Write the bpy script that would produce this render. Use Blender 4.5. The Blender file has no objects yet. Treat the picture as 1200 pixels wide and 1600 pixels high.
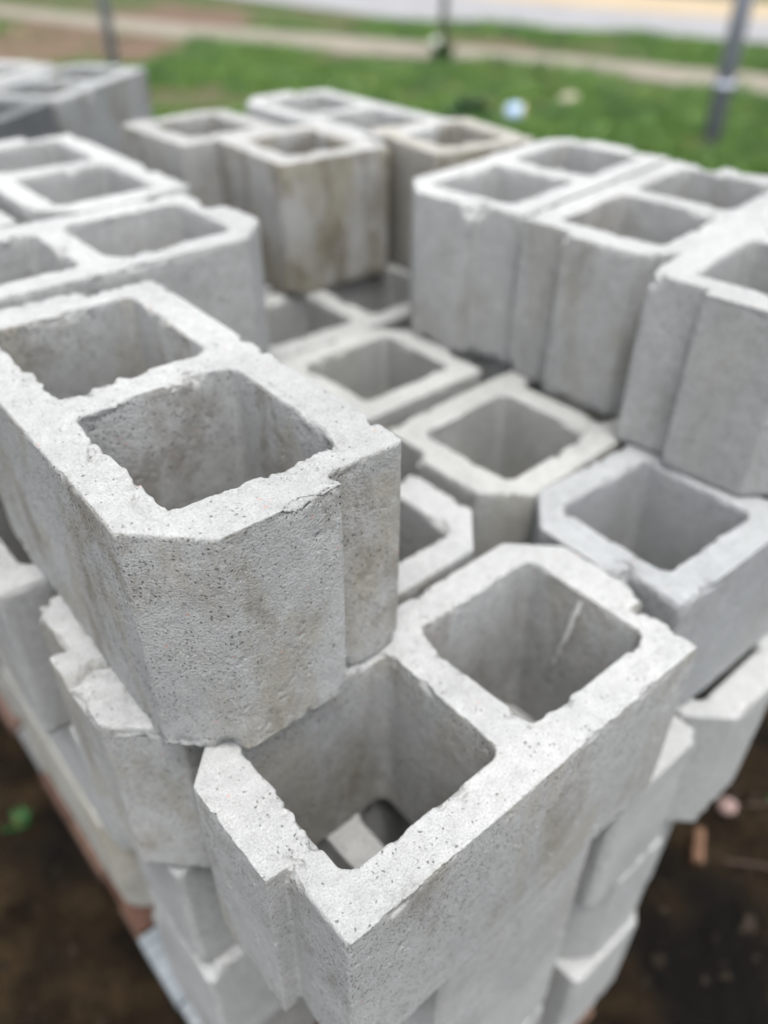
import bpy, bmesh, math, random
import numpy as np
from mathutils import Vector, Matrix
from mathutils.geometry import tessellate_polygon

random.seed(7)
SC = bpy.context.scene
COL = SC.collection
GZ = 0.88                      # height of the top of the fourth course above the ground

# ------------------------------------------------------------------ camera
cam_d = bpy.data.cameras.new('camera')
cam = bpy.data.objects.new('camera', cam_d)
COL.objects.link(cam)
SC.camera = cam
F_PX, PITCH, ROLL, YAW = 1251.8, 0.6499, 0.0115, 0.8545
fwd = Vector((math.cos(YAW) * math.cos(PITCH), math.sin(YAW) * math.cos(PITCH), -math.sin(PITCH)))
right = Vector((math.sin(YAW), -math.cos(YAW), 0))
up = right.cross(fwd)
r2 = right * math.cos(ROLL) + up * math.sin(ROLL)
u2 = -right * math.sin(ROLL) + up * math.cos(ROLL)
M = Matrix((r2, u2, -fwd)).transposed().to_4x4()
M.translation = Vector((-0.1263, -0.1717, 0.4714 + GZ))
cam.matrix_world = M
cam_d.sensor_fit = 'VERTICAL'
cam_d.sensor_height = 36.0
cam_d.lens = F_PX / 1600 * 36.0
cam_d.clip_start = 0.02
cam_d.clip_end = 500
cam_d.dof.use_dof = True
cam_d.dof.focus_distance = 0.48
cam_d.dof.aperture_fstop = 2.4

# ------------------------------------------------------------------ sky, sun, exposure
SUN_DIR = Vector((-0.09, -0.22, 0.97)).normalized()        # towards the sun, behind cloud
W = bpy.data.worlds.new('World')
SC.world = W
W.use_nodes = True
nt = W.node_tree
bg = nt.nodes['Background']
sky = nt.nodes.new('ShaderNodeTexSky')
sky.sky_type = 'NISHITA'
sky.sun_disc = False
sky.sun_elevation = math.asin(SUN_DIR.z)
sky.sun_rotation = math.atan2(SUN_DIR.x, SUN_DIR.y)
sky.air_density = 1.0
sky.dust_density = 4.0
hs = nt.nodes.new('ShaderNodeHueSaturation')
hs.inputs['Saturation'].default_value = 0.22
nt.links.new(sky.outputs[0], hs.inputs['Color'])
nt.links.new(hs.outputs[0], bg.inputs['Color'])
bg.inputs['Strength'].default_value = 0.14
sun_d = bpy.data.lights.new('sun', 'SUN')
sun_d.energy = 0.65
sun_d.angle = math.radians(20)
sun_d.color = (1.0, 0.98, 0.95)
sun = bpy.data.objects.new('sun', sun_d)
COL.objects.link(sun)
sun.location = (0, 0, 20)
sun.rotation_euler = (-SUN_DIR).to_track_quat('-Z', 'Y').to_euler()
SC.view_settings.view_transform = 'Standard'
SC.view_settings.look = 'None'
SC.view_settings.gamma = 1.0
SC.view_settings.use_curve_mapping = False
SC.view_settings.exposure = 2.3
SC.cycles.max_bounces = 6
SC.cycles.diffuse_bounces = 3
try:
    SC.cycles.use_denoising = True
except Exception:
    pass

# ------------------------------------------------------------------ numpy noise
def _hash(i, j, k, seed):
    h = (i.astype(np.uint32) * np.uint32(374761393) + j.astype(np.uint32) * np.uint32(668265263)
         + k.astype(np.uint32) * np.uint32(2147483647) + np.uint32(seed * 974711 % 4294967291))
    h = (h ^ (h >> np.uint32(13))) * np.uint32(1274126177)
    h = (h ^ (h >> np.uint32(16))) * np.uint32(2246822519)
    return ((h ^ (h >> np.uint32(15))) & np.uint32(0xFFFFFF)).astype(np.float32) / np.float32(0xFFFFFF)


def vnoise(P, scale, seed=0):
    """value noise in -1..1; scale = features per metre"""
    q = np.asarray(P, np.float32) * scale + 1000.0
    f = np.floor(q)
    i = f.astype(np.int64)
    t = q - f
    t = t * t * (3 - 2 * t)
    out = 0
    for dx in (0, 1):
        wx = t[:, 0] if dx else 1 - t[:, 0]
        for dy in (0, 1):
            wy = t[:, 1] if dy else 1 - t[:, 1]
            for dz in (0, 1):
                wz = t[:, 2] if dz else 1 - t[:, 2]
                out = out + wx * wy * wz * _hash(i[:, 0] + dx, i[:, 1] + dy, i[:, 2] + dz, seed)
    return out * 2 - 1


def fbm(P, scale, oct=3, seed=0):
    a, s, o = 1.0, 0, 0
    for k in range(oct):
        o = o + a * vnoise(P, scale * 2 ** k, seed + k * 17)
        s += a
        a *= 0.55
    return o / s

# ------------------------------------------------------------------ materials
def new_mat(name):
    m = bpy.data.materials.new(name)
    m.use_nodes = True
    n = m.node_tree
    b = n.nodes['Principled BSDF']
    return m, n, b


def N(n, typ, **kw):
    nd = n.nodes.new(typ)
    for k, v in kw.items():
        if k.startswith('i_'):
            nd.inputs[k[2:].replace('_', ' ')].default_value = v
        else:
            setattr(nd, k, v)
    return nd


def math_node(n, op, a, b=None, clamp=False):
    nd = n.nodes.new('ShaderNodeMath')
    nd.operation = op
    nd.use_clamp = clamp
    for idx, v in enumerate((a, b)):
        if v is None:
            continue
        if isinstance(v, (int, float)):
            nd.inputs[idx].default_value = v
        else:
            n.links.new(v, nd.inputs[idx])
    return nd.outputs[0]


def mix_rgb(n, mode, fac, a, b):
    nd = n.nodes.new('ShaderNodeMix')
    nd.data_type = 'RGBA'
    nd.blend_type = mode
    for sock, v in ((nd.inputs[0], fac), (nd.inputs[6], a), (nd.inputs[7], b)):
        if isinstance(v, (int, float)):
            sock.default_value = v
        elif isinstance(v, tuple):
            sock.default_value = v
        else:
            n.links.new(v, sock)
    return nd.outputs[2]


def ramp(n, fac, stops):
    nd = n.nodes.new('ShaderNodeValToRGB')
    cr = nd.color_ramp
    while len(cr.elements) > 1:
        cr.elements.remove(cr.elements[-1])
    cr.elements[0].position = stops[0][0]
    cr.elements[0].color = stops[0][1]
    for p, c in stops[1:]:
        e = cr.elements.new(p)
        e.color = c
    n.links.new(fac, nd.inputs[0])
    return nd.outputs[0]


def g(v):
    return (v, v, v, 1)


def noise(n, vec, scale, detail=3, rough=0.55, dist=0.0):
    nd = n.nodes.new('ShaderNodeTexNoise')
    nd.inputs['Scale'].default_value = scale
    nd.inputs['Detail'].default_value = detail
    nd.inputs['Roughness'].default_value = rough
    nd.inputs['Distortion'].default_value = dist
    n.links.new(vec, nd.inputs['Vector'])
    return nd.outputs['Fac']


def concrete_material():
    m, n, b = new_mat('cast_concrete')
    tc = N(n, 'ShaderNodeTexCoord')
    oi = N(n, 'ShaderNodeObjectInfo')
    off = math_node(n, 'MULTIPLY', oi.outputs['Random'], 37.0)
    vadd = N(n, 'ShaderNodeVectorMath', operation='ADD')
    n.links.new(tc.outputs['Object'], vadd.inputs[0])
    n.links.new(off, vadd.inputs[1])
    v = vadd.outputs[0]
    # slightly drawn-out coordinates for run-down stains
    sm = N(n, 'ShaderNodeMapping')
    sm.inputs['Scale'].default_value = (1, 1, 0.45)
    n.links.new(v, sm.inputs['Vector'])
    geo = N(n, 'ShaderNodeNewGeometry')
    sep = N(n, 'ShaderNodeSeparateXYZ')
    n.links.new(geo.outputs['True Normal'], sep.inputs[0])
    side = math_node(n, 'SUBTRACT', 1.0, math_node(n, 'ABSOLUTE', sep.outputs['Z']), True)
    base = ramp(n, noise(n, v, 6.0, 6, 0.62), [(0.3, (0.172, 0.175, 0.172, 1)), (0.5, (0.203, 0.206, 0.202, 1)), (0.7, (0.235, 0.237, 0.232, 1))])
    # sand grain
    gr = ramp(n, noise(n, v, 640, 3, 0.7), [(0.30, g(0.70)), (0.47, g(0.98)), (0.70, g(1.14))])
    base = mix_rgb(n, 'MULTIPLY', 1.0, base, gr)
    med = ramp(n, noise(n, v, 90, 4, 0.65), [(0.32, g(0.90)), (0.68, g(1.08))])
    base = mix_rgb(n, 'MULTIPLY', 1.0, base, med)
    # olive-brown staining in broken patches
    more = math_node(n, 'MULTIPLY', math_node(n, 'SUBTRACT', oi.outputs['Alpha'], 0.5), 0.085)
    st = ramp(n, math_node(n, 'ADD', noise(n, sm.outputs[0], 10, 9, 0.68, 0.5), more), [(0.52, g(0)), (0.60, g(0.65)), (0.74, g(1))])
    stf = math_node(n, 'MULTIPLY', math_node(n, 'MULTIPLY', st, side), oi.outputs['Alpha'], True)
    base = mix_rgb(n, 'MULTIPLY', stf, base, (0.80, 0.745, 0.62, 1))
    st2 = ramp(n, math_node(n, 'ADD', noise(n, sm.outputs[0], 15, 9, 0.7, 0.3), more), [(0.55, g(0)), (0.63, g(0.7)), (0.8, g(1))])
    stf2 = math_node(n, 'MULTIPLY', math_node(n, 'MULTIPLY', st2, side), oi.outputs['Alpha'], True)
    base = mix_rgb(n, 'MULTIPLY', stf2, base, (0.62, 0.575, 0.51, 1))
    # rare brick-red grains
    vo = N(n, 'ShaderNodeTexVoronoi')
    vo.inputs['Scale'].default_value = 230
    n.links.new(v, vo.inputs['Vector'])
    sepc = N(n, 'ShaderNodeSeparateColor')
    n.links.new(vo.outputs['Color'], sepc.inputs[0])
    nearv = math_node(n, 'LESS_THAN', vo.outputs['Distance'], 0.34)
    red = math_node(n, 'MULTIPLY', math_node(n, 'GREATER_THAN', sepc.outputs[0], 0.994), nearv)
    base = mix_rgb(n, 'MIX', math_node(n, 'MULTIPLY', red, 0.5), base, (0.26, 0.15, 0.12, 1))
    # open pores: separate irregular holes where the mix was short of fines, in clusters
    dv = N(n, 'ShaderNodeVectorMath', operation='ADD')
    nz = N(n, 'ShaderNodeTexNoise')
    nz.inputs['Scale'].default_value = 420
    nz.inputs['Detail'].default_value = 2
    n.links.new(v, nz.inputs['Vector'])
    nzs = N(n, 'ShaderNodeVectorMath', operation='SCALE')
    nzs.inputs['Scale'].default_value = 0.0034
    n.links.new(nz.outputs['Color'], nzs.inputs[0])
    n.links.new(v, dv.inputs[0])
    n.links.new(nzs.outputs[0], dv.inputs[1])
    vp = N(n, 'ShaderNodeTexVoronoi')
    vp.inputs['Scale'].default_value = 400
    n.links.new(dv.outputs[0], vp.inputs['Vector'])
    sp = N(n, 'ShaderNodeSeparateColor')
    n.links.new(vp.outputs['Color'], sp.inputs[0])
    mask = ramp(n, noise(n, v, 18, 4, 0.6), [(0.34, g(0.16)), (0.62, g(1.0))])
    amount = math_node(n, 'MULTIPLY', mask, math_node(n, 'ADD', 0.16, math_node(n, 'MULTIPLY', side, 0.50)))
    chosen = math_node(n, 'LESS_THAN', sp.outputs[0], amount)
    size = math_node(n, 'ADD', 0.20, math_node(n, 'MULTIPLY', sp.outputs[1], 0.26))
    depth = math_node(n, 'MULTIPLY', math_node(n, 'SUBTRACT', size, vp.outputs['Distance']), 7.0, True)
    pore = math_node(n, 'MULTIPLY', depth, chosen)
    base = mix_rgb(n, 'MULTIPLY', math_node(n, 'MULTIPLY', pore, 0.80), base, (0.26, 0.26, 0.255, 1))
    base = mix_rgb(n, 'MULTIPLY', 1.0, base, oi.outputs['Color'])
    rv = math_node(n, 'ADD', 0.92, math_node(n, 'MULTIPLY', oi.outputs['Random'], 0.15))
    cmb = N(n, 'ShaderNodeCombineColor')
    for k in range(3):
        n.links.new(rv, cmb.inputs[k])
    base = mix_rgb(n, 'MULTIPLY', 1.0, base, cmb.outputs[0])
    n.links.new(base, b.inputs['Base Color'])
    b.inputs['Roughness'].default_value = 0.95
    b.inputs['Specular IOR Level'].default_value = 0.2
    vg = N(n, 'ShaderNodeTexVoronoi')
    vg.inputs['Scale'].default_value = 540
    n.links.new(v, vg.inputs['Vector'])
    h = math_node(n, 'ADD', math_node(n, 'MULTIPLY', noise(n, v, 560, 5, 0.85), 1.5),
                  math_node(n, 'MULTIPLY', noise(n, v, 130, 3, 0.6), 0.35))
    h = math_node(n, 'SUBTRACT', h, math_node(n, 'MULTIPLY', vg.outputs['Distance'], 0.8))
    h = math_node(n, 'SUBTRACT', h, math_node(n, 'MULTIPLY', pore, 1.3))
    bp = N(n, 'ShaderNodeBump')
    bp.inputs['Strength'].default_value = 0.85
    bp.inputs['Distance'].default_value = 0.0009
    n.links.new(h, bp.inputs['Height'])
    n.links.new(bp.outputs[0], b.inputs['Normal'])
    return m


CONC = concrete_material()


def simple_noise_mat(name, c1, c2, scale, rough=0.9, bump=0.3, bdist=0.01, c3=None, detail=5, coord='Object'):
    m, n, b = new_mat(name)
    tc = N(n, 'ShaderNodeTexCoord')
    v = tc.outputs[coord]
    stops = [(0.32, (*c1, 1)), (0.68, (*c2, 1))]
    col = ramp(n, noise(n, v, scale, detail, 0.62), stops)
    if c3:
        col = mix_rgb(n, 'MIX', ramp(n, noise(n, v, scale * 0.23, 4, 0.6), [(0.45, g(0)), (0.62, g(1))]), col, (*c3, 1))
    n.links.new(col, b.inputs['Base Color'])
    b.inputs['Roughness'].default_value = rough
    b.inputs['Specular IOR Level'].default_value = 0.04
    bp = N(n, 'ShaderNodeBump')
    bp.inputs['Strength'].default_value = bump
    bp.inputs['Distance'].default_value = bdist
    n.links.new(noise(n, v, scale * 4, 5, 0.65), bp.inputs['Height'])
    n.links.new(bp.outputs[0], b.inputs['Normal'])
    return m


def tinted_mat(name, scale, rough, stretch=(1, 1, 1), bump=0.4, lo=0.6, hi=1.2, metallic=0.0):
    """colour comes from the object's own colour, broken up by noise"""
    m, n, b = new_mat(name)
    tc = N(n, 'ShaderNodeTexCoord')
    oi = N(n, 'ShaderNodeObjectInfo')
    mp = N(n, 'ShaderNodeMapping')
    mp.inputs['Scale'].default_value = stretch
    n.links.new(tc.outputs['Object'], mp.inputs['Vector'])
    f = noise(n, mp.outputs[0], scale, 5, 0.65)
    col = mix_rgb(n, 'MULTIPLY', 1.0, oi.outputs['Color'], ramp(n, f, [(0.3, g(lo)), (0.7, g(hi))]))
    n.links.new(col, b.inputs['Base Color'])
    b.inputs['Specular IOR Level'].default_value = 0.12
    b.inputs['Roughness'].default_value = rough
    b.inputs['Metallic'].default_value = metallic
    bp = N(n, 'ShaderNodeBump')
    bp.inputs['Strength'].default_value = bump
    bp.inputs['Distance'].default_value = 0.002
    n.links.new(f, bp.inputs['Height'])
    n.links.new(bp.outputs[0], b.inputs['Normal'])
    return m


WOOD = tinted_mat('weathered_wood', 28, 0.85, (0.25, 3, 3))
STEEL = tinted_mat('galvanised_steel', 30, 0.5, (1, 1, 0.4), 0.15, 0.8, 1.15, 0.35)
PLASTIC = tinted_mat('scuffed_plastic', 30, 0.4, (1, 1, 1), 0.2, 0.85, 1.1)
LEAF = tinted_mat('leaf_green', 9, 0.6, (1, 1, 1), 0.1, 0.55, 1.35)
STONE = tinted_mat('rough_stone', 40, 0.9, (1, 1, 1), 0.6, 0.65, 1.2)

# ------------------------------------------------------------------ helpers
def link(name, me, mat=None, parent=None, loc=(0, 0, 0), rz=0.0):
    o = bpy.data.objects.new(name, me)
    COL.objects.link(o)
    o.location = loc
    o.rotation_euler = (0, 0, rz)
    if mat and me and not me.materials:
        me.materials.append(mat)
    if parent:
        o.parent = parent
    return o


def tag(o, label, cat, group=None):
    o['label'] = label
    o['category'] = cat
    if group:
        o['group'] = group
    return o


def structure(o):
    o['kind'] = 'structure'
    return o


def bm_mesh(bm, name, smooth=False):
    me = bpy.data.meshes.new(name)
    bmesh.ops.recalc_face_normals(bm, faces=bm.faces)
    bm.to_mesh(me)
    bm.free()
    if smooth:
        me.polygons.foreach_set('use_smooth', [True] * len(me.polygons))
    return me

# ------------------------------------------------------------------ concrete blocks
LEN, WID, HGT = 0.39, 0.19, 0.1895
STEP, STRIP, CHAM = 0.0145, 0.062, 0.042


def outline(L):
    if L > 0.3:
        s, h, c, w = STEP, STRIP, CHAM, WID
        return [(s, 0), (L - s, 0), (L - s, h), (L, h), (L, w - c), (L - c, w), (c, w), (0, w - c), (0, h), (s, h)]
    c = 0.006
    return [(c, 0), (L - c, 0), (L, c), (L, WID - c), (L - c, WID), (c, WID), (0, WID - c), (0, c)]


def cells(L):
    if L > 0.3:
        return [(0.040, 0.178, 0.034, 0.157), (0.212, 0.350, 0.034, 0.157)]
    return [(0.036, L - 0.036, 0.034, 0.156)]


CELL_R = 0.011


def rounded(c, grow=0.0):
    x0, x1, y0, y1 = c[0] - grow, c[1] + grow, c[2] - grow, c[3] + grow
    r = CELL_R
    pts = []
    for cx, cy, a0 in ((x1 - r, y1 - r, 0), (x0 + r, y1 - r, 90), (x0 + r, y0 + r, 180), (x1 - r, y0 + r, 270)):
        for k in range(6):
            a = math.radians(a0 + 18 * k)
            pts.append((cx + r * math.cos(a), cy + r * math.sin(a)))
    return pts


def base_block(L):
    """watertight block, local x along its length, z from -HGT to 0; the cells taper downwards"""
    loops = [(outline(L), outline(L))]
    for c in cells(L):
        loops.append((rounded(c, 0.001), rounded(c, -0.003)))
    bm = bmesh.new()
    tops, bots = [], []
    for t, b in loops:
        tops.append([bm.verts.new((x, y, 0)) for x, y in t])
        bots.append([bm.verts.new((x, y, -HGT)) for x, y in b])
    for T, B in zip(tops, bots):
        for i in range(len(T)):
            j = (i + 1) % len(T)
            bm.faces.new((T[i], T[j], B[j], B[i]))
    for rings, z in ((tops, 0), (bots, -HGT)):
        flat = [v for r in rings for v in r]
        for tri in tessellate_polygon([[v.co for v in r] for r in rings]):
            try:
                bm.faces.new([flat[k] for k in tri])
            except ValueError:
                pass
    return bm_mesh(bm, 'block_base')


def cell_sdf(P, c):
    cx, cy = (c[0] + c[1]) / 2, (c[2] + c[3]) / 2
    hx, hy = (c[1] - c[0]) / 2 - CELL_R, (c[3] - c[2]) / 2 - CELL_R
    qx, qy = np.abs(P[:, 0] - cx) - hx, np.abs(P[:, 1] - cy) - hy
    mx, my = np.maximum(qx, 0), np.maximum(qy, 0)
    d = np.sqrt(mx * mx + my * my) + np.minimum(np.maximum(qx, qy), 0) - CELL_R
    gx = np.where(qx > qy, np.sign(P[:, 0] - cx), 0.0)
    gy = np.where(qx > qy, 0.0, np.sign(P[:, 1] - cy))
    both = (qx > 0) & (qy > 0)
    ln = np.sqrt(mx * mx + my * my) + 1e-9
    gx = np.where(both, mx / ln * np.sign(P[:, 0] - cx), gx)
    gy = np.where(both, my / ln * np.sign(P[:, 1] - cy), gy)
    return d, gx, gy


def poly_dist(P, poly):
    d = np.full(len(P), 9.0, np.float32)
    for i in range(len(poly)):
        a, b = np.array(poly[i]), np.array(poly[(i + 1) % len(poly)])
        ab = b - a
        t = np.clip(((P[:, :2] - a) @ ab) / (ab @ ab), 0, 1)
        q = a + t[:, None] * ab
        d = np.minimum(d, np.hypot(P[:, 0] - q[:, 0], P[:, 1] - q[:, 1]))
    return d


def rough_block(L, voxel, seed, rag=1.0, extra=None):
    """a block of cast concrete: remeshed finely, cell rims torn and ragged, arrises chipped"""
    me = base_block(L)
    o = bpy.data.objects.new('tmp', me)
    COL.objects.link(o)
    md = o.modifiers.new('r', 'REMESH')
    md.mode = 'VOXEL'
    md.voxel_size = voxel
    md.use_smooth_shade = True
    dg = bpy.context.evaluated_depsgraph_get()
    dg.update()
    m2 = bpy.data.meshes.new_from_object(o.evaluated_get(dg))
    bpy.data.objects.remove(o)
    nv = len(m2.vertices)
    P = np.empty(nv * 3, np.float32)
    m2.vertices.foreach_get('co', P)
    P = P.reshape(-1, 3)
    Nn = np.empty(nv * 3, np.float32)
    m2.vertex_normals.foreach_get('vector', Nn)
    Nn = Nn.reshape(-1, 3)
    Q = P.copy()
    dtop, dbot = -P[:, 2], P[:, 2] + HGT
    # torn rims of the cells, top and bottom
    for ci, c in enumerate(cells(L)):
        d, gx, gy = cell_sdf(P, c)
        ad = np.abs(d)
        near = np.exp(-(ad / 0.010) ** 2)
        for dz, k in ((dtop, 1.0), (dbot, 0.8)):
            e = near * np.exp(-(dz / 0.007) ** 2)
            Pz = P.copy()
            m = vnoise(Pz, 26, seed + 3 + ci) + 0.5 * vnoise(Pz, 55, seed + 5 + ci)
            slow = np.clip(0.30 + 1.5 * m, 0.06, 1.7)
            big = fbm(Pz, 62, 5, seed + 40 + ci)
            fine = fbm(Pz, 280, 2, seed + 60)
            amp = (0.0034 * big + 0.0012 * fine) * rag * k * slow
            bite = np.maximum(fbm(Pz, 48, 3, seed + 140 + ci) - 0.26, 0) * 0.012 * rag * k
            Q[:, 0] += gx * e * (amp + bite)
            Q[:, 1] += gy * e * (amp + bite)
            chip = (np.maximum(fbm(Pz, 130, 4, seed + 80 + ci) - 0.02, 0) * 0.0046 * slow + bite * 0.5) * rag
            Q[:, 2] -= e * chip * (1 if dz is dtop else -1)
    # chipped outer edges
    po = poly_dist(P, outline(L))
    for dz, sg in ((dtop, -1), (dbot, 1)):
        e = np.exp(-(po / 0.006) ** 2) * np.exp(-(dz / 0.006) ** 2)
        slow = np.clip(0.35 + 1.2 * vnoise(P, 17, seed + 9), 0.05, 1.4)
        bite = np.maximum(fbm(P, 42, 4, seed + 190) - 0.34, 0) * 0.012
        k = (np.maximum(fbm(P, 120, 4, seed + 90), -0.2) * 0.0030 * rag + 0.0004) * slow * (1.0 if sg < 0 else 1.6) + bite
        Q -= Nn * (e * k)[:, None]
    rc = np.random.RandomState(seed + 5)
    ol = outline(L)
    for q in range(9):
        i = rc.randint(len(ol))
        a, b2 = np.array(ol[i]), np.array(ol[(i + 1) % len(ol)])
        t = 0.0 if rc.rand() < 0.45 else rc.rand()
        p = a + (b2 - a) * t
        z0 = 0.0 if rc.rand() < 0.65 else -HGT
        r = rc.uniform(0.005, 0.013)
        d2 = ((P[:, 0] - p[0]) ** 2 + (P[:, 1] - p[1]) ** 2 + (P[:, 2] - z0) ** 2) / r ** 2
        m = d2 < 6
        if m.any():
            k = np.exp(-d2[m] ** 1.5) * r * 0.55 * np.clip(0.75 + 0.9 * fbm(P[m], 140, 3, seed + 210 + q), 0, 1.6)
            cdir = np.array([L / 2 - p[0], WID / 2 - p[1], 0.0])
            cdir = cdir / (np.linalg.norm(cdir) + 1e-9) + np.array([0, 0, -0.9 if z0 == 0 else 0.9])
            Q[m] += (k[:, None] * cdir).astype(np.float32)
    # face relief: slight warp, grain and small pits
    Q += Nn * (0.0006 * vnoise(P, 13, seed + 11) + 0.00012 * vnoise(P, 140, seed + 12)
               + (0.00008 * vnoise(P, 430, seed + 13) if voxel < 0.0024 else 0))[:, None]
    pit = np.maximum(vnoise(P, 330, seed + 14) * 0.7 + vnoise(P, 60, seed + 15) * 0.3 - 0.50, 0)
    Q -= Nn * (pit * 0.0035)[:, None]
    if extra is not None:
        extra(P, Q, Nn, seed)
    m2.vertices.foreach_set('co', Q.ravel())
    m2.update()
    m2.polygons.foreach_set('use_smooth', np.ones(len(m2.polygons), bool))
    m2.materials.clear()
    m2.materials.append(CONC)
    m2.name = 'concrete_block'
    return m2


def crack_n(P, Q, Nn, seed):
    # a broken line across the top of the left end and a crumbled patch before it
    w = 0.092 + 0.004 * vnoise(P, 90, 5)
    near = (P[:, 0] > LEN - 0.055) & (P[:, 2] > -0.02)
    k = np.exp(-((P[:, 1] - w) / 0.0034) ** 2) * np.exp(-(P[:, 2] / 0.008) ** 2)
    Q[:, 2] -= np.where(near, k * 0.009, 0)
    low = (P[:, 1] > w) & near & (P[:, 2] > -0.008)
    Q[:, 2] -= np.where(low, 0.0022 + 0.0016 * fbm(P, 130, 2, 77), 0)


def chip_b(P, Q, Nn, seed):
    # chips along the front rim, and a pocked arris at the right corner
    for (x, y, r, dpt) in ((0.034, 0.075, 0.016, 0.0035), (0.006, 0.004, 0.010, 0.004), (0.185, 0.030, 0.012, 0.004),
                           (0.195, 0.15, 0.02, 0.003)):
        k = np.exp(-((P[:, 0] - x) ** 2 + (P[:, 1] - y) ** 2) / r ** 2) * np.exp(-(P[:, 2] / 0.006) ** 2)
        Q[:, 2] -= k * dpt * (0.6 + 0.8 * fbm(P, 110, 2, 31))


def chip_a(P, Q, Nn, seed):
    for (x, y, r, dpt) in ((0.387, 0.055, 0.02, 0.006), (0.387, 0.015, 0.012, 0.004), (0.19, 0.10, 0.025, 0.003)):
        k = np.exp(-((P[:, 0] - x) ** 2 + (P[:, 1] - y) ** 2) / r ** 2) * np.exp(-(P[:, 2] / 0.008) ** 2)
        Q -= Nn * (k * dpt * np.maximum(0.3 + fbm(P, 90, 3, 51), 0))[:, None]


def chip_i(P, Q, Nn, seed):
    for (x, y, r, dpt) in ((0.012, 0.10, 0.03, 0.010), (0.012, 0.07, 0.02, 0.008), (0.012, 0.128, 0.012, 0.006)):
        k = np.exp(-((P[:, 0] - x) ** 2 + (P[:, 1] - y) ** 2) / r ** 2) * np.exp(-(P[:, 2] / 0.008) ** 2)
        Q[:, 2] -= k * dpt * np.maximum(0.35 + fbm(P, 95, 3, 21), 0)


MESH_A = rough_block(LEN, 0.0016, 1, 1.25, chip_a)
MESH_B = rough_block(LEN, 0.0016, 100, 1.35, chip_b)
MESH_N = rough_block(LEN, 0.0022, 200, 1.1, crack_n)
MESH_I = rough_block(LEN, 0.0026, 300, 1.3, chip_i)
MESH_M1 = rough_block(LEN, 0.0027, 400, 1.1)
MESH_M2 = rough_block(LEN, 0.0027, 500, 1.25)
MESH_F = rough_block(LEN, 0.0040, 600, 1.2)
MESH_G = rough_block(LEN, 0.0040, 650, 1.3)
MESH_H = rough_block(0.19, 0.0036, 700, 1.2)
MESH_S = rough_block(0.132, 0.0040, 750, 1.2)
GROUP = 'concrete blocks stacked on the pallet'


def block(mesh, x, y, top, yaw, label, half=False, color=(1, 1, 1), stain=0.5, tilt=(0, 0), flip=False, group=GROUP):
    """x, y: world point of the block's local corner (0,0); top: course height of its top face"""
    o = bpy.data.objects.new('concrete_block', mesh)
    COL.objects.link(o)
    a = math.radians(yaw)
    L = 0.19 if half else LEN
    px, py = x, y
    if flip:            # turned half round on the same footprint
        px = x + L * math.cos(a) - WID * math.sin(a)
        py = y + L * math.sin(a) + WID * math.cos(a)
        a += math.pi
    o.location = (px, py, GZ + top)
    o.rotation_euler = (math.radians(tilt[0]), math.radians(tilt[1]), a)
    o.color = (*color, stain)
    tag(o, label, 'concrete block', group)
    return o


T1, T0 = 0.19, 0.0
# fourth course (top at T0)
block(MESH_A, -STEP, 0.0, T0, 0, 'nearest concrete block at the bottom, stepped end and sharp corner towards us', stain=0.75)
block(MESH_M1, 0.388 - STEP + 0.001, 0.034, T0, -1.6, 'right-edge concrete block, end to end behind the nearest block, one cell half covered', stain=0.2, color=(0.98, 1.0, 1.02))
block(MESH_N, -0.040, 0.1945, T0, 1.0, 'concrete block wedged under the clipped-corner block, with a cracked and crumbled left end', flip=True, stain=0.8)
block(MESH_M2, 0.3755, 0.219, T0, 2.6, 'concrete block with one open cell in the middle of the gap, clipped front corner', flip=True, stain=0.5, color=(0.93, 0.93, 0.90))
block(MESH_M2, 0.195, 0.437, T0, 0.8, 'low concrete block behind the open middle cell, beside the foot of the grooved block', stain=0.4, color=(0.95, 0.95, 0.92))
block(MESH_M1, 0.362, 0.634, T0, -1.0, 'low concrete block with two dim cells, below the brown-stained block', stain=0.4, color=(0.94, 0.94, 0.92))
block(MESH_F, 0.140, 0.402, T0, 90, 'low concrete block whose dark cell opening shows at the left edge, beside the clipped-corner block', flip=True, stain=0.5)
# fifth course (top at T1)
block(MESH_B, 0.1775, 0.1445, T1, 88.9, 'large sharply focused upper concrete block with clipped front corner, standing across the nearest block', stain=0.95)
block(MESH_M1, -0.030, 0.562, T1, 0, 'upper concrete block just behind the sharply focused one, clipped right corner', flip=True, stain=0.25)
block(MESH_F, 0.368, 0.757, T1, 90, 'upper concrete block at the left, second behind the sharply focused one, both cells showing', stain=0.2)
block(MESH_G, 0.150, 0.748, T1, 90, 'upper concrete block of which only a pale corner shows at the left edge', stain=0.2)
block(MESH_M1, 0.588, 0.428, T1, 7, 'upper grooved concrete block, leftmost of the three standing side by side at the right', stain=0.35)
block(MESH_M2, 0.602, 0.232, T1, 7, 'middle one of the three upper concrete blocks side by side, dark clipped corner', flip=True, stain=0.6)
block(MESH_I, 0.572, 0.043, T1, 7, 'upper concrete block cut by the right edge, nearest of three side by side, chipped rim', flip=True, stain=0.3)
block(MESH_H, 0.512, 0.782, T1, -3, 'square upper concrete block with brown stains running down its faces', half=True, stain=1.25, color=(0.86, 0.85, 0.83))
block(MESH_H, 0.463, 0.958, T1, 2, 'square upper concrete block left of the brown-stained one, half hidden by it', half=True, stain=0.8, color=(0.88, 0.87, 0.85))
block(MESH_G, 0.893, 0.815, T1, 90, 'farthest upper concrete block, two small cells, behind the brown-stained block', stain=0.3)
block(MESH_H, 0.715, 0.690, T1, -8, 'square sandy-toned upper concrete block between the brown-stained and the grooved blocks', half=True, stain=0.9, color=(0.86, 0.82, 0.74))

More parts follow.
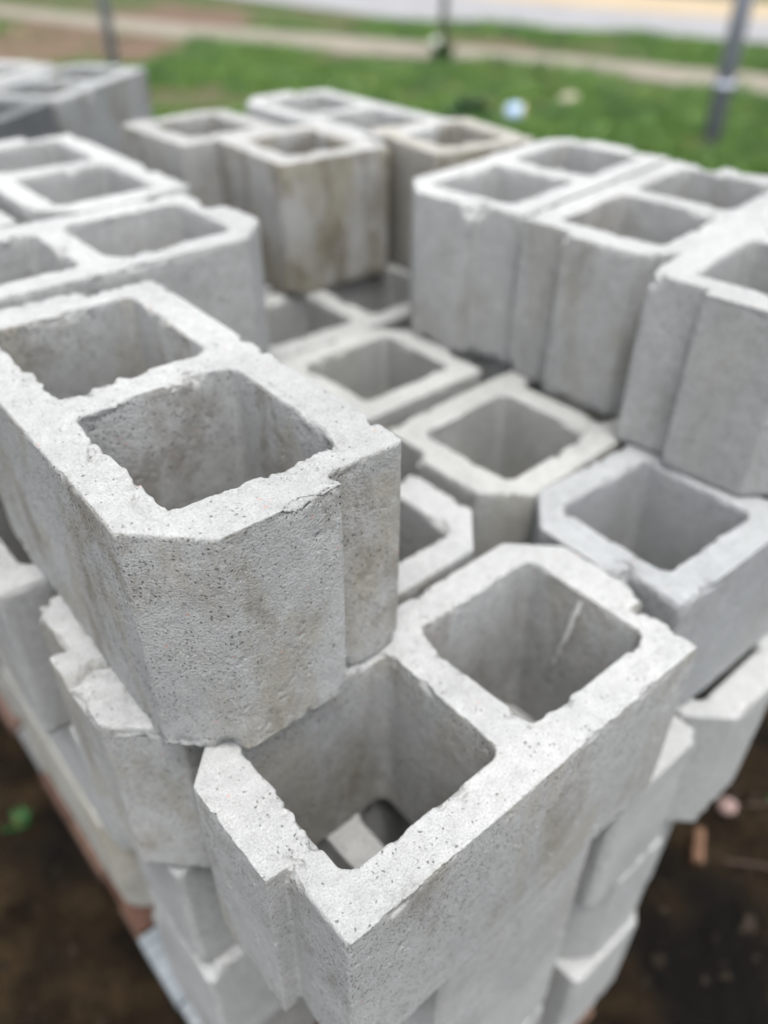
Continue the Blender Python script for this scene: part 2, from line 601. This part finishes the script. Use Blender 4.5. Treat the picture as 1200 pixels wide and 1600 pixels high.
# ------------------------------------------------------------------ lower courses
def low(mesh, x, y, course, yaw, label, **kw):
    return block(mesh, x, y, -0.19 * course, yaw, label, **kw)


low(MESH_H, 0.095, 0.003, 1, 0, 'square concrete block directly under the nearest block, below its right face', half=True, stain=0.3)
low(MESH_S, 0.317, 0.000, 1, 0, 'concrete block right of the black gap under the nearest block', half=True, stain=0.2)
low(MESH_F, 0.643, -0.014, 1, 90, 'concrete block sticking out beneath the right-edge block, pale rounded top corner showing', stain=0.2)
low(MESH_G, 0.518, -0.002, 2, 90, 'end of a concrete block two courses down on the right face, narrow slot in it', stain=0.2)
low(MESH_H, 0.104, 0.006, 2, 0, 'concrete block two courses down under the nearest block, left of the slotted end', half=True, stain=0.4)
low(MESH_S, 0.335, -0.008, 3, 0, 'lowest concrete block on the right face, right of a dark gap', half=True, stain=0.3)
low(MESH_H, 0.104, 0.004, 3, 0, 'lowest concrete block at the bottom edge, left of a dark gap', half=True, stain=0.3)
low(MESH_S, 0.166, 0.214, 1, 90, 'short recessed concrete block on the left face, below the cracked end', half=True, stain=0.3)
low(MESH_G, 0.160, 0.347, 1, 90, 'pale concrete block on the left face, one course down, standing out past the cracked end', stain=0.3)
low(MESH_F, 0.158, 0.741, 1, 90, 'pale concrete block on the left face, one course down, farther along at the left edge', stain=0.3)
low(MESH_S, 0.166, 0.203, 2, 90, 'short concrete block on the left face, two courses down, before a dark notch', half=True, stain=0.3)
low(MESH_G, 0.156, 0.392, 2, 90, 'yellowish concrete block on the left face, two courses down, behind a dark notch', stain=0.8, color=(0.97, 0.95, 0.88))
low(MESH_F, 0.158, 0.786, 2, 90, 'concrete block on the left face, two courses down, at the left edge', stain=0.8)
low(MESH_H, 0.176, 0.225, 3, 90, 'lowest concrete block on the left face, just above the white plank end', half=True, stain=0.4)
low(MESH_F, 0.178, 0.62, 3, 90, 'lowest concrete block on the left face, above the reddish plank ends', stain=0.6, color=(0.6, 0.6, 0.58))  # darker grey stands in for the shadow low on the left face
# inner blocks that carry the upper ones
IN = 'concrete block inside the stack, mostly hidden by the upper blocks'
GI = 'inner concrete blocks'
block(MESH_F, 0.600, 0.432, T0, 2, IN, group=GI)
block(MESH_F, 0.762, 0.640, T0, 0, IN, group=GI)
block(MESH_H, 0.166, 0.630, T0, 0, IN, half=True, group=GI)
block(MESH_F, 0.362, 0.832, T0, 0, IN, group=GI)
block(MESH_F, 0.170, 0.828, T0, 90, IN, group=GI)
block(MESH_F, 0.360, 0.828, T0, 90, IN, group=GI)
block(MESH_F, 0.756, 0.832, T0, 0, IN, group=GI)
block(MESH_F, 0.783, 0.034, T0, 0, IN, group=GI)
for cz in (1, 2, 3):
    block(MESH_F, 0.20, 0.42, -0.19 * cz, 0, IN, group=GI)
    block(MESH_F, 0.60, 0.42, -0.19 * cz, 0, IN, group=GI)
    block(MESH_F, 0.20, 0.64, -0.19 * cz, 0, IN, group=GI)
    block(MESH_F, 0.60, 0.64, -0.19 * cz, 0, IN, group=GI)
    block(MESH_F, 0.20, 0.86, -0.19 * cz, 0, IN, group=GI)
    block(MESH_F, 0.60, 0.86, -0.19 * cz, 0, IN, group=GI)
    block(MESH_F, 0.64, 0.15, -0.19 * cz, 0, IN, group=GI)

# ------------------------------------------------------------------ second stack at the far left
G2 = 'concrete blocks in the stack at the far left'
block(MESH_F, 0.452, 1.378, T1, 38.5, 'pale concrete block at the end of the far left stack, brown mark under its rim', stain=1.0, color=(0.74, 0.76, 0.77), group=G2)
block(MESH_G, 0.150, 1.142, T1, 38.5, 'dark grey concrete block at the left edge in the far left stack', stain=0.3, color=(0.33, 0.35, 0.37), group=G2)  # one dark grey tint over the whole block
block(MESH_G, 0.325, 1.545, T1 - 0.002, 38.5, 'concrete block behind the pale end block of the far left stack', stain=0.4, group=G2)

# ------------------------------------------------------------------ pallet
def plank_mesh(l, w, t, seed):
    rnd = random.Random(seed)
    bm = bmesh.new()
    n = 8
    rings = []
    for i in range(n + 1):
        x = l * i / n
        dz, dy = rnd.uniform(-.001, .001), rnd.uniform(-.0015, .0015)
        ex = rnd.uniform(-.003, .003) if i in (0, n) else 0
        c = 0.002
        prof = [(c, 0), (w - c, 0), (w, c), (w, t - c), (w - c, t), (c, t), (0, t - c), (0, c)]
        rings.append([bm.verts.new((x + ex, y + dy, z + dz)) for y, z in prof])
    for a, b in zip(rings, rings[1:]):
        for i in range(8):
            bm.faces.new((a[i], a[(i + 1) % 8], b[(i + 1) % 8], b[i]))
    bm.faces.new(rings[0])
    bm.faces.new(rings[-1][::-1])
    return bm_mesh(bm, 'plank')


pal = tag(link('wooden_pallet', None, loc=(0, 0, 0)), 'wooden pallet under the stack, reddish and white plank ends showing at the left', 'pallet')
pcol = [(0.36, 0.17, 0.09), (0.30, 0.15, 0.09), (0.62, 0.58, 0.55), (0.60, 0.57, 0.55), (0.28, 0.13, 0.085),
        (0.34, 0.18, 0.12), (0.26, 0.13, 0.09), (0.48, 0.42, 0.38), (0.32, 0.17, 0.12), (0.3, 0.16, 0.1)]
pshort = plank_mesh(0.48, 0.118, 0.024, 44)
pm = [plank_mesh(0.60, 0.118, 0.024, k) for k in range(3)]
for k in range(10):
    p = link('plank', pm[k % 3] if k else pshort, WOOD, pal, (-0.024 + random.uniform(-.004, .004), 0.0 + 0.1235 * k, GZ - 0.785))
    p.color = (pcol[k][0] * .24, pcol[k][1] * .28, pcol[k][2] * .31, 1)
bmr = plank_mesh(1.24, 0.045, 0.078, 9)
for x in (0.03, 0.25, 0.43):
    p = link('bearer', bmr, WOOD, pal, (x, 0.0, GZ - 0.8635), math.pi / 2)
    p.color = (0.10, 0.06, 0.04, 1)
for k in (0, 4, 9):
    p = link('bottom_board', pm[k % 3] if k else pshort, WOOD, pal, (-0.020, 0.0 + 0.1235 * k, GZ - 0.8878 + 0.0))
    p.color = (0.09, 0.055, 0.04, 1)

# ------------------------------------------------------------------ ground
def sheet(name, pts, z, mat, sub=0):
    bm = bmesh.new()
    vs = [bm.verts.new((x, y, z)) for x, y in pts]
    bm.faces.new(vs)
    bmesh.ops.triangulate(bm, faces=bm.faces)
    me = bm_mesh(bm, name)
    return structure(link(name, me, mat))


def strip(name, near, far, z, mat):
    bm = bmesh.new()
    a = [bm.verts.new((x, y, z)) for x, y in near]
    b = [bm.verts.new((x, y, z)) for x, y in far]
    for i in range(len(a) - 1):
        bm.faces.new((a[i], a[i + 1], b[i + 1], b[i]))
    me = bm_mesh(bm, name)
    return structure(link(name, me, mat))


SOIL = simple_noise_mat('dark_soil', (0.004, 0.003, 0.002), (0.026, 0.017, 0.0085), 10, 0.95, 1.0, 0.04, (0.004, 0.0036, 0.0032))
TURF = simple_noise_mat('turf_soil', (0.016, 0.032, 0.008), (0.032, 0.048, 0.014), 3, 0.95, 0.5, 0.03, (0.055, 0.045, 0.028))
DIRT = simple_noise_mat('bare_dirt', (0.045, 0.030, 0.021), (0.085, 0.058, 0.043), 2.2, 0.95, 0.5, 0.03)
PAVE = simple_noise_mat('pale_paving', (0.095, 0.086, 0.068), (0.125, 0.113, 0.094), 3, 0.9, 0.2, 0.01)
ROAD = simple_noise_mat('pale_asphalt', (0.115, 0.115, 0.118), (0.14, 0.14, 0.143), 2, 0.9, 0.2, 0.01)
SAND = simple_noise_mat('sandy_verge', (0.165, 0.13, 0.085), (0.20, 0.165, 0.115), 1.5, 0.9, 0.2, 0.01)

# the near soil has real lumps
def soil_mesh():
    n = 180
    xs = np.sinh(np.linspace(-1, 1, n) * 4.2) / np.sinh(4.2) * 160
    X, Y = np.meshgrid(xs + 0.4, xs + 0.4, indexing='ij')
    P = np.stack([X.ravel(), Y.ravel(), np.zeros(n * n)], 1).astype(np.float32)
    r = np.hypot(P[:, 0] - .4, P[:, 1] - .4)
    h = (0.012 * fbm(P, 5, 3, 3) + 0.006 * fbm(P, 22, 2, 4)) * np.exp(-(r / 3.0) ** 2) - 0.010
    P[:, 2] = h
    idx = np.arange(n * n).reshape(n, n)
    F = np.stack([idx[:-1, :-1], idx[1:, :-1], idx[1:, 1:], idx[:-1, 1:]], -1).reshape(-1, 4)
    me = bpy.data.meshes.new('ground')
    me.from_pydata(P.tolist(), [], F.tolist())
    me.polygons.foreach_set('use_smooth', np.ones(len(F), bool))
    me.update()
    return me


structure(link('ground', soil_mesh(), SOIL))
# grassed field: an irregular outline, starting a few steps beyond the stack
rg = random.Random(3)
inner = []
for k in range(36):
    a = math.radians(-60 + k * 5.0)
    rr = 2.1 + 0.25 * rg.uniform(-1, 1)
    inner.append((0.4 + rr * math.cos(a), 0.5 + rr * math.sin(a)))
outer = [(60 * math.cos(math.radians(115 - k * 17.5)), 60 * math.sin(math.radians(115 - k * 17.5))) for k in range(11)]
sheet('grass_field', inner + outer, 0.006, TURF)
sheet('dirt_clearing', [(1.2, 8.9), (2.4, 8.2), (3.2, 8.75), (4.1, 8.7), (4.55, 9.0), (5.0, 9.35), (5.5, 9.9), (6.0, 10.2), (6.6, 10.7), (7.2, 11.0), (7.5, 12.2), (7.2, 13.6), (6.4, 13.2), (5.6, 13.0), (4.9, 13.1), (4.4, 12.7), (3.9, 11.9), (3.0, 11.2), (1.0, 11.0)], 0.010, DIRT)
near = [(8.6, -4.0), (7.9, 0.0), (7.58, 3.57), (7.50, 4.9), (7.15, 6.0), (6.60, 7.3), (5.90, 8.5), (5.35, 9.8), (4.51, 13.7), (3.2, 20)]
far = [(9.9, -4.0), (9.2, 0.0), (8.76, 4.2), (8.45, 4.9), (8.0, 6.6), (7.45, 8.1), (6.8, 9.75), (6.15, 11.1), (5.0, 14.8), (4.2, 20)]
strip('footpath', near, far, 0.014, PAVE)
rn = [(17, -10), (13.2, 0.0), (11.0, 5.4), (10.4, 6.45), (9.8, 7.6), (9.1, 9.1), (8.9, 10.4), (8.8, 13.0), (8.7, 24)]
rm = [(20, -10), (15.6, 0.0), (13.3, 6.6), (12.8, 8.0), (12.5, 9.6), (12.45, 11.2), (12.4, 12.5), (12.3, 15.5), (12.2, 24)]
rf = [(23, -10), (18.2, 0.0), (16.0, 7.6), (15.85, 8.9), (15.7, 10.5), (15.6, 12.2), (15.6, 13.5), (15.6, 16.5), (15.6, 24)]
strip('road', rn, rm, 0.014, ROAD)
strip('sandy_road_verge', rm, rf, 0.014, SAND)

# ------------------------------------------------------------------ grass blades (one mass)
def inside(poly, X, Y):
    c = np.zeros(len(X), bool)
    for i in range(len(poly)):
        x0, y0 = poly[i]
        x1, y1 = poly[(i + 1) % len(poly)]
        if y0 == y1:
            continue
        m = ((y0 > Y) != (y1 > Y)) & (X < (x1 - x0) * (Y - y0) / (y1 - y0) + x0)
        c ^= m
    return c


def grass_mesh():
    rs = np.random.RandomState(5)
    n = 170000
    a = np.radians(rs.uniform(8, 82, n))
    r = np.sqrt(rs.uniform(2.2 ** 2, 12.5 ** 2, n))
    X, Y = 0.2 + r * np.cos(a), 0.2 + r * np.sin(a)
    P = np.stack([X, Y, np.zeros(n)], 1).astype(np.float32)
    dens = fbm(P, 1.1, 3, 8) + 0.4 * fbm(P, 4, 2, 12)
    keep = dens > -0.12
    keep &= ~inside(near + far[::-1], X, Y) & ~inside(rn + rf[::-1], X, Y)
    dirt = [(1.2, 8.9), (2.4, 8.2), (3.2, 8.75), (4.1, 8.7), (4.55, 9.0), (5.0, 9.35), (5.5, 9.9), (6.0, 10.2), (6.6, 10.7), (7.2, 11.0), (7.5, 12.2), (7.2, 13.6), (6.4, 13.2), (5.6, 13.0), (4.9, 13.1), (4.4, 12.7), (3.9, 11.9), (3.0, 11.2), (1.0, 11.0)]
    keep &= ~inside(dirt, X, Y) | (rs.uniform(0, 1, n) < 0.05)
    X, Y, P, dens = X[keep], Y[keep], P[keep], dens[keep]
    n = len(X)
    h = (0.05 + 0.07 * rs.uniform(0, 1, n)) * (0.7 + np.clip(dens, 0, .7))
    w = rs.uniform(0.006, 0.013, n)
    az = rs.uniform(0, 2 * np.pi, n)
    lean = rs.uniform(0.1, 0.8, n) * h
    la = rs.uniform(0, 2 * np.pi, n)
    dx, dy = np.cos(az) * w / 2, np.sin(az) * w / 2
    z = np.full(n, 0.004)
    v0 = np.stack([X - dx, Y - dy, z], 1)
    v1 = np.stack([X + dx, Y + dy, z], 1)
    mx, my = X + np.cos(la) * lean * .35, Y + np.sin(la) * lean * .35
    v2 = np.stack([mx + dx * .8, my + dy * .8, z + h * .6], 1)
    v3 = np.stack([mx - dx * .8, my - dy * .8, z + h * .6], 1)
    v4 = np.stack([X + np.cos(la) * lean, Y + np.sin(la) * lean, z + h], 1)
    V = np.stack([v0, v1, v2, v3, v4], 1).reshape(-1, 3)
    b = np.arange(n) * 5
    me = bpy.data.meshes.new('grass')
    me.vertices.add(n * 5)
    me.vertices.foreach_set('co', V.astype(np.float32).ravel())
    me.loops.add(n * 7)
    li = np.stack([b, b + 1, b + 2, b + 3, b + 3, b + 2, b + 4], 1).ravel()
    me.loops.foreach_set('vertex_index', li.astype(np.int32))
    me.polygons.add(n * 2)
    st = np.stack([np.arange(n) * 7, np.arange(n) * 7 + 4], 1).ravel()
    me.polygons.foreach_set('loop_start', st.astype(np.int32))
    me.update(calc_edges=True)
    me.validate()
    return me


def grass_material():
    m, n, b = new_mat('grass_blades')
    tc = N(n, 'ShaderNodeTexCoord')
    v = tc.outputs['Object']
    c = ramp(n, noise(n, v, 2.2, 5, 0.7), [(0.34, (0.010, 0.036, 0.005, 1)), (0.48, (0.040, 0.100, 0.006, 1)), (0.60, (0.062, 0.115, 0.010, 1)), (0.72, (0.115, 0.110, 0.045, 1))])
    c = mix_rgb(n, 'MULTIPLY', 1.0, c, ramp(n, noise(n, v, 40, 2, 0.5), [(0.3, g(0.6)), (0.7, g(1.35))]))
    n.links.new(c, b.inputs['Base Color'])
    b.inputs['Roughness'].default_value = 0.6
    return m


gr = link('grass', grass_mesh(), grass_material())
gr['kind'] = 'stuff'

# ------------------------------------------------------------------ weeds
def weed(x, y, h, nleaf, seed, label, col):
    rnd = random.Random(seed)
    root = tag(link('weed_plant', None, loc=(x, y, 0.004)), label, 'weed', 'weeds in the grass')
    bm = bmesh.new()
    for k in range(nleaf):
        a = rnd.uniform(0, 2 * math.pi)
        el = rnd.uniform(0.2, 1.35)
        ln = h * rnd.uniform(0.5, 1.0)
        wd = ln * rnd.uniform(0.14, 0.24)
        d = Vector((math.cos(a) * math.cos(el), math.sin(a) * math.cos(el), math.sin(el)))
        s = Vector((-math.sin(a), math.cos(a), 0))
        p0 = Vector((rnd.gauss(0, h * .12), rnd.gauss(0, h * .12), 0))
        pts = []
        for t, ww in ((0, .15), (.3, .9), (.6, 1), (.85, .6), (1, .05)):
            q = p0 + d * ln * t - Vector((0, 0, ln * .35 * t * t))
            pts.append((bm.verts.new(q - s * wd * ww / 2), bm.verts.new(q + s * wd * ww / 2)))
        for (a0, a1), (b0, b1) in zip(pts, pts[1:]):
            bm.faces.new((a0, a1, b1, b0))
    o = link('foliage', bm_mesh(bm, 'foliage', True), LEAF, root)
    o.color = (*col, 1)
    bm = bmesh.new()
    for k in range(5):
        a = rnd.uniform(0, 6.28)
        top = Vector((math.cos(a) * h * .2, math.sin(a) * h * .2, h * .75))
        r = 0.004
        A = [bm.verts.new((r * math.cos(q * 2.094), r * math.sin(q * 2.094), 0)) for q in range(3)]
        B = [bm.verts.new(top + Vector((r * .4 * math.cos(q * 2.094), r * .4 * math.sin(q * 2.094), 0))) for q in range(3)]
        for q in range(3):
            bm.faces.new((A[q], A[(q + 1) % 3], B[(q + 1) % 3], B[q]))
    s = link('stem', bm_mesh(bm, 'stem'), LEAF, root)
    s.color = (0.10, 0.13, 0.05, 1)
    return root


weed(6.70, 6.80, 0.34, 70, 1, 'dark green weed clump round the foot of the middle fence post', (0.022, 0.05, 0.013))
weed(4.80, 4.55, 0.32, 80, 2, 'dark bushy weed left of the white tub behind the stack', (0.012, 0.038, 0.016))
weed(5.35, 4.10, 0.22, 50, 3, 'dark weed right of the white tub behind the stack', (0.018, 0.05, 0.02))

# ------------------------------------------------------------------ fence posts
def tube(bm, p0, p1, r0, r1, n=14, cap=True):
    p0, p1 = Vector(p0), Vector(p1)
    d = (p1 - p0).normalized()
    u = d.orthogonal().normalized()
    v = d.cross(u)
    A = [bm.verts.new(p0 + (u * math.cos(t) + v * math.sin(t)) * r0) for t in [2 * math.pi * k / n for k in range(n)]]
    B = [bm.verts.new(p1 + (u * math.cos(t) + v * math.sin(t)) * r1) for t in [2 * math.pi * k / n for k in range(n)]]
    for k in range(n):
        bm.faces.new((A[k], A[(k + 1) % n], B[(k + 1) % n], B[k]))
    if cap:
        bm.faces.new(A[::-1])
        bm.faces.new(B)


def post(x, y, r, label, bandz, col, lean=(0, 0)):
    root = tag(link('fence_post', None, loc=(x, y, 0)), label, 'fence post', 'fence posts behind the stack')
    root.rotation_euler = (math.radians(lean[0]), math.radians(lean[1]), 0)
    bm = bmesh.new()
    tube(bm, (0, 0, -0.2), (0, 0, 2.1), r, r)
    tube(bm, (0, 0, 2.1), (0, 0, 2.13), r * 1.12, r * 0.6)
    o = link('pole', bm_mesh(bm, 'pole', True), STEEL, root)
    o.color = (*col, 1)
    for z in bandz:
        bm = bmesh.new()
        tube(bm, (0, 0, z - .022), (0, 0, z + .022), r * 1.22, r * 1.22)
        tube(bm, (r * 1.1, 0, z), (r * 1.9, 0, z), .008, .008, 8)
        b = link('clamp_band', bm_mesh(bm, 'clamp_band', True), STEEL, root)
        b.color = (col[0] * 1.5, col[1] * 1.5, col[2] * 1.5, 1)
    return root


post(2.62, 5.95, 0.037, 'left steel fence post rising behind the far left stack', (1.2,), (0.12, 0.13, 0.14))
post(6.77, 6.88, 0.042, 'thin steel fence post in the middle, weeds round its foot', (1.5,), (0.13, 0.125, 0.12))
post(5.42, 2.84, 0.060, 'leaning grey steel fence post on the right with a clamp band', (0.42, 1.5), (0.16, 0.17, 0.195), (0, 0))

# ------------------------------------------------------------------ litter and stones
def lump(name, x, y, z, r, seed, col, label, cat, scale=(1, 1, .7), mat=STONE, group=None):
    bm = bmesh.new()
    bmesh.ops.create_icosphere(bm, subdivisions=3, radius=1.0)
    P = np.array([v.co[:] for v in bm.verts], np.float32)
    d = 1 + 0.22 * fbm(P, 1.3, 3, seed)
    for v, k in zip(bm.verts, d):
        v.co = Vector((v.co.x * scale[0], v.co.y * scale[1], v.co.z * scale[2])) * float(k) * r
    o = link(name, bm_mesh(bm, name, True), mat, None, (x, y, z))
    o.color = (*col, 1)
    return tag(o, label, cat, group)


tub = tag(link('plastic_tub', None, loc=(5.02, 4.36, 0.062), rz=math.radians(-35)), 'white and blue plastic tub lying in the grass, yellow lid at one side', 'tub')
bm = bmesh.new()
prof = [(0.0, 0.060), (0.01, 0.066), (0.10, 0.074), (0.11, 0.080), (0.115, 0.080)]
for (a, ra), (b, rb) in zip(prof, prof[1:]):
    tube(bm, (a, 0, 0), (b, 0, 0), ra, rb, 20, cap=False)
tube(bm, (-.001, 0, 0), (0.0, 0, 0), .059, .060, 20)
o = link('body', bm_mesh(bm, 'body', True), PLASTIC, tub)
o.color = (0.20, 0.235, 0.27, 1)
bm = bmesh.new()
tube(bm, (0.112, 0, 0), (0.128, 0, 0), .084, .080, 20)
o = link('lid', bm_mesh(bm, 'lid', True), PLASTIC, tub)
o.color = (0.26, 0.20, 0.05, 1)
bm = bmesh.new()
tube(bm, (0.03, 0, 0), (0.08, 0, 0), .0692, .0735, 20, cap=False)
o = link('blue_band', bm_mesh(bm, 'blue_band', True), PLASTIC, tub)
o.color = (0.16, 0.25, 0.38, 1)

lump('stone', 6.10, 4.60, 0.02, 0.085, 4, (0.20, 0.185, 0.14), 'pale flat stone in the grass before the footpath', 'stone', (1.2, 1, .5))
lump('stone', 7.35, 7.55, 0.05, 0.10, 6, (0.26, 0.26, 0.24), 'pale rubble lump on the path beside the middle fence post', 'stone', (1.1, 1, .7))
lump('stone', 0.93, 0.055, 0.014, 0.017, 8, (0.15, 0.105, 0.095), 'small pinkish stone on the dark soil right of the stack', 'stone', (1, 1, .8))
bm = bmesh.new()
tube(bm, (0, 0, 0), (0.055, 0.02, 0.012), .012, .010, 7)
o = link('brick_shard', bm_mesh(bm, 'brick_shard'), STONE, None, (0.79, 0.03, 0.012), 0.2)
o.color = (0.085, 0.048, 0.03, 1)
tag(o, 'orange brick shard lying on the dark soil right of the stack', 'brick shard')
for i, (x, y, rz, ln) in enumerate(((0.96, 0.035, -0.9, 0.10), (0.83, 0.0, -1.0, 0.12))):
    bm = bmesh.new()
    tube(bm, (0, 0, 0), (ln * .5, .004, .01), .0022, .002, 6)
    tube(bm, (ln * .5, .004, .01), (ln, -.003, .006), .002, .0012, 6)
    o = link('twig', bm_mesh(bm, 'twig'), WOOD, None, (x, y, 0.012), rz)
    o.color = (0.05, 0.035, 0.027, 1)
    tag(o, ('thin twig beside the pinkish stone on the soil', 'thin twig beside the orange brick shard on the soil')[i], 'twig')
weed(-0.09, 0.87, 0.04, 16, 11, 'tiny green weed sprouting beside the pallet at the left', (0.012, 0.05, 0.012))
weed(1.02, -0.02, 0.06, 16, 12, 'small dark green weed on the soil right of the stack', (0.010, 0.04, 0.012))

# ------------------------------------------------------------------ cement drip inside the nearest block, crumbs on the soil
near_block = next(o for o in bpy.data.objects if o.get('label', '').startswith('nearest concrete block'))
bm = bmesh.new()
rd = random.Random(12)
prev = None
for k in range(16):
    t = k / 15
    y = 0.098 + 0.012 * t + rd.uniform(-.0008, .0008)
    z = -0.006 - 0.088 * t
    x = 0.3478 - 0.003 * t
    w = 0.0026 * (1 - .55 * t) + rd.uniform(0, .0008)
    cur = (bm.verts.new((x + .002, y - w, z)), bm.verts.new((x - .0012, y, z)), bm.verts.new((x + .002, y + w, z)))
    if prev:
        bm.faces.new((prev[0], prev[1], cur[1], cur[0]))
        bm.faces.new((prev[1], prev[2], cur[2], cur[1]))
    prev = cur
dr = link('cement_drip', bm_mesh(bm, 'cement_drip', True), STONE, near_block)
dr.color = (0.36, 0.36, 0.34, 1)


def crumbs():
    rs = np.random.RandomState(9)
    n = 1500
    V, Fc = [], []
    tet = np.array([(1, 0, -.6), (-.5, .87, -.6), (-.5, -.87, -.6), (0, 0, 1), (.6, .5, .3)])
    fs = [(0, 1, 4), (1, 3, 4), (3, 0, 4), (1, 2, 3), (2, 0, 3), (0, 2, 1)]
    for k in range(n):
        if rs.rand() < .5:
            x, y = rs.uniform(-.75, -.06), rs.uniform(-.2, 2.2)
        else:
            x, y = rs.uniform(.3, 2.2), rs.uniform(-.6, .12)
        r = 0.003 + 0.010 * rs.rand() ** 3
        q = rs.randn(3, 3) * .25 + np.eye(3)
        p = (tet * r) @ q
        a = rs.rand() * 6.28
        R = np.array([[math.cos(a), -math.sin(a), 0], [math.sin(a), math.cos(a), 0], [0, 0, 1]])
        p = p @ R + (x, y, -.004 + r * .4)
        b0 = len(V)
        V += p.tolist()
        Fc += [(b0 + i, b0 + j, b0 + l) for i, j, l in fs]
    me = bpy.data.meshes.new('gravel')
    me.from_pydata(V, [], Fc)
    me.update()
    return me


gv = link('gravel', crumbs(), STONE)
gv.color = (0.016, 0.0115, 0.008, 1)
gv['kind'] = 'stuff'

# ------------------------------------------------------------------ loose grit lying on the block tops
def grit():
    rs = np.random.RandomState(21)
    V, Fc = [], []
    tet = np.array([(1, 0, -.5), (-.5, .87, -.5), (-.5, -.87, -.5), (.1, 0, .9), (.6, .5, .3)])
    fs = [(0, 1, 4), (1, 3, 4), (3, 0, 4), (1, 2, 3), (2, 0, 3), (0, 2, 1)]
    bpy.context.view_layer.update()
    for o in bpy.data.objects:
        if o.type != 'MESH' or o.get('category') != 'concrete block' or not o.name.startswith('concrete_block'):
            continue
        L = max(c[0] for c in o.bound_box)
        if L < 0.3 or o.location.z < GZ - 0.01 or o.get('group') != GROUP:
            continue
        for k in range(60):
            x, y = rs.uniform(.004, L - .004), rs.uniform(.004, WID - .004)
            if any(c[0] - .004 < x < c[1] + .004 and c[2] - .004 < y < c[3] + .004 for c in cells(L)):
                continue
            if not (0.02 < x < L - 0.02 or 0.07 < y < 0.14):
                continue
            r = 0.0005 + 0.0014 * rs.rand() ** 2.5
            a = rs.rand() * 6.28
            R = np.array([[math.cos(a), -math.sin(a), 0], [math.sin(a), math.cos(a), 0], [0, 0, 1]])
            w = o.matrix_world @ Vector((x, y, 0.0003))
            p = ((tet * r) @ (rs.randn(3, 3) * .25 + np.eye(3))) @ R + np.array(w)
            b0 = len(V)
            V += p.tolist()
            Fc += [(b0 + i, b0 + j, b0 + l) for i, j, l in fs]
    me = bpy.data.meshes.new('loose_grit')
    me.from_pydata(V, [], Fc)
    me.update()
    return me


lg = link('loose_grit', grit(), STONE)
lg.color = (0.17, 0.165, 0.155, 1)
lg['kind'] = 'stuff'
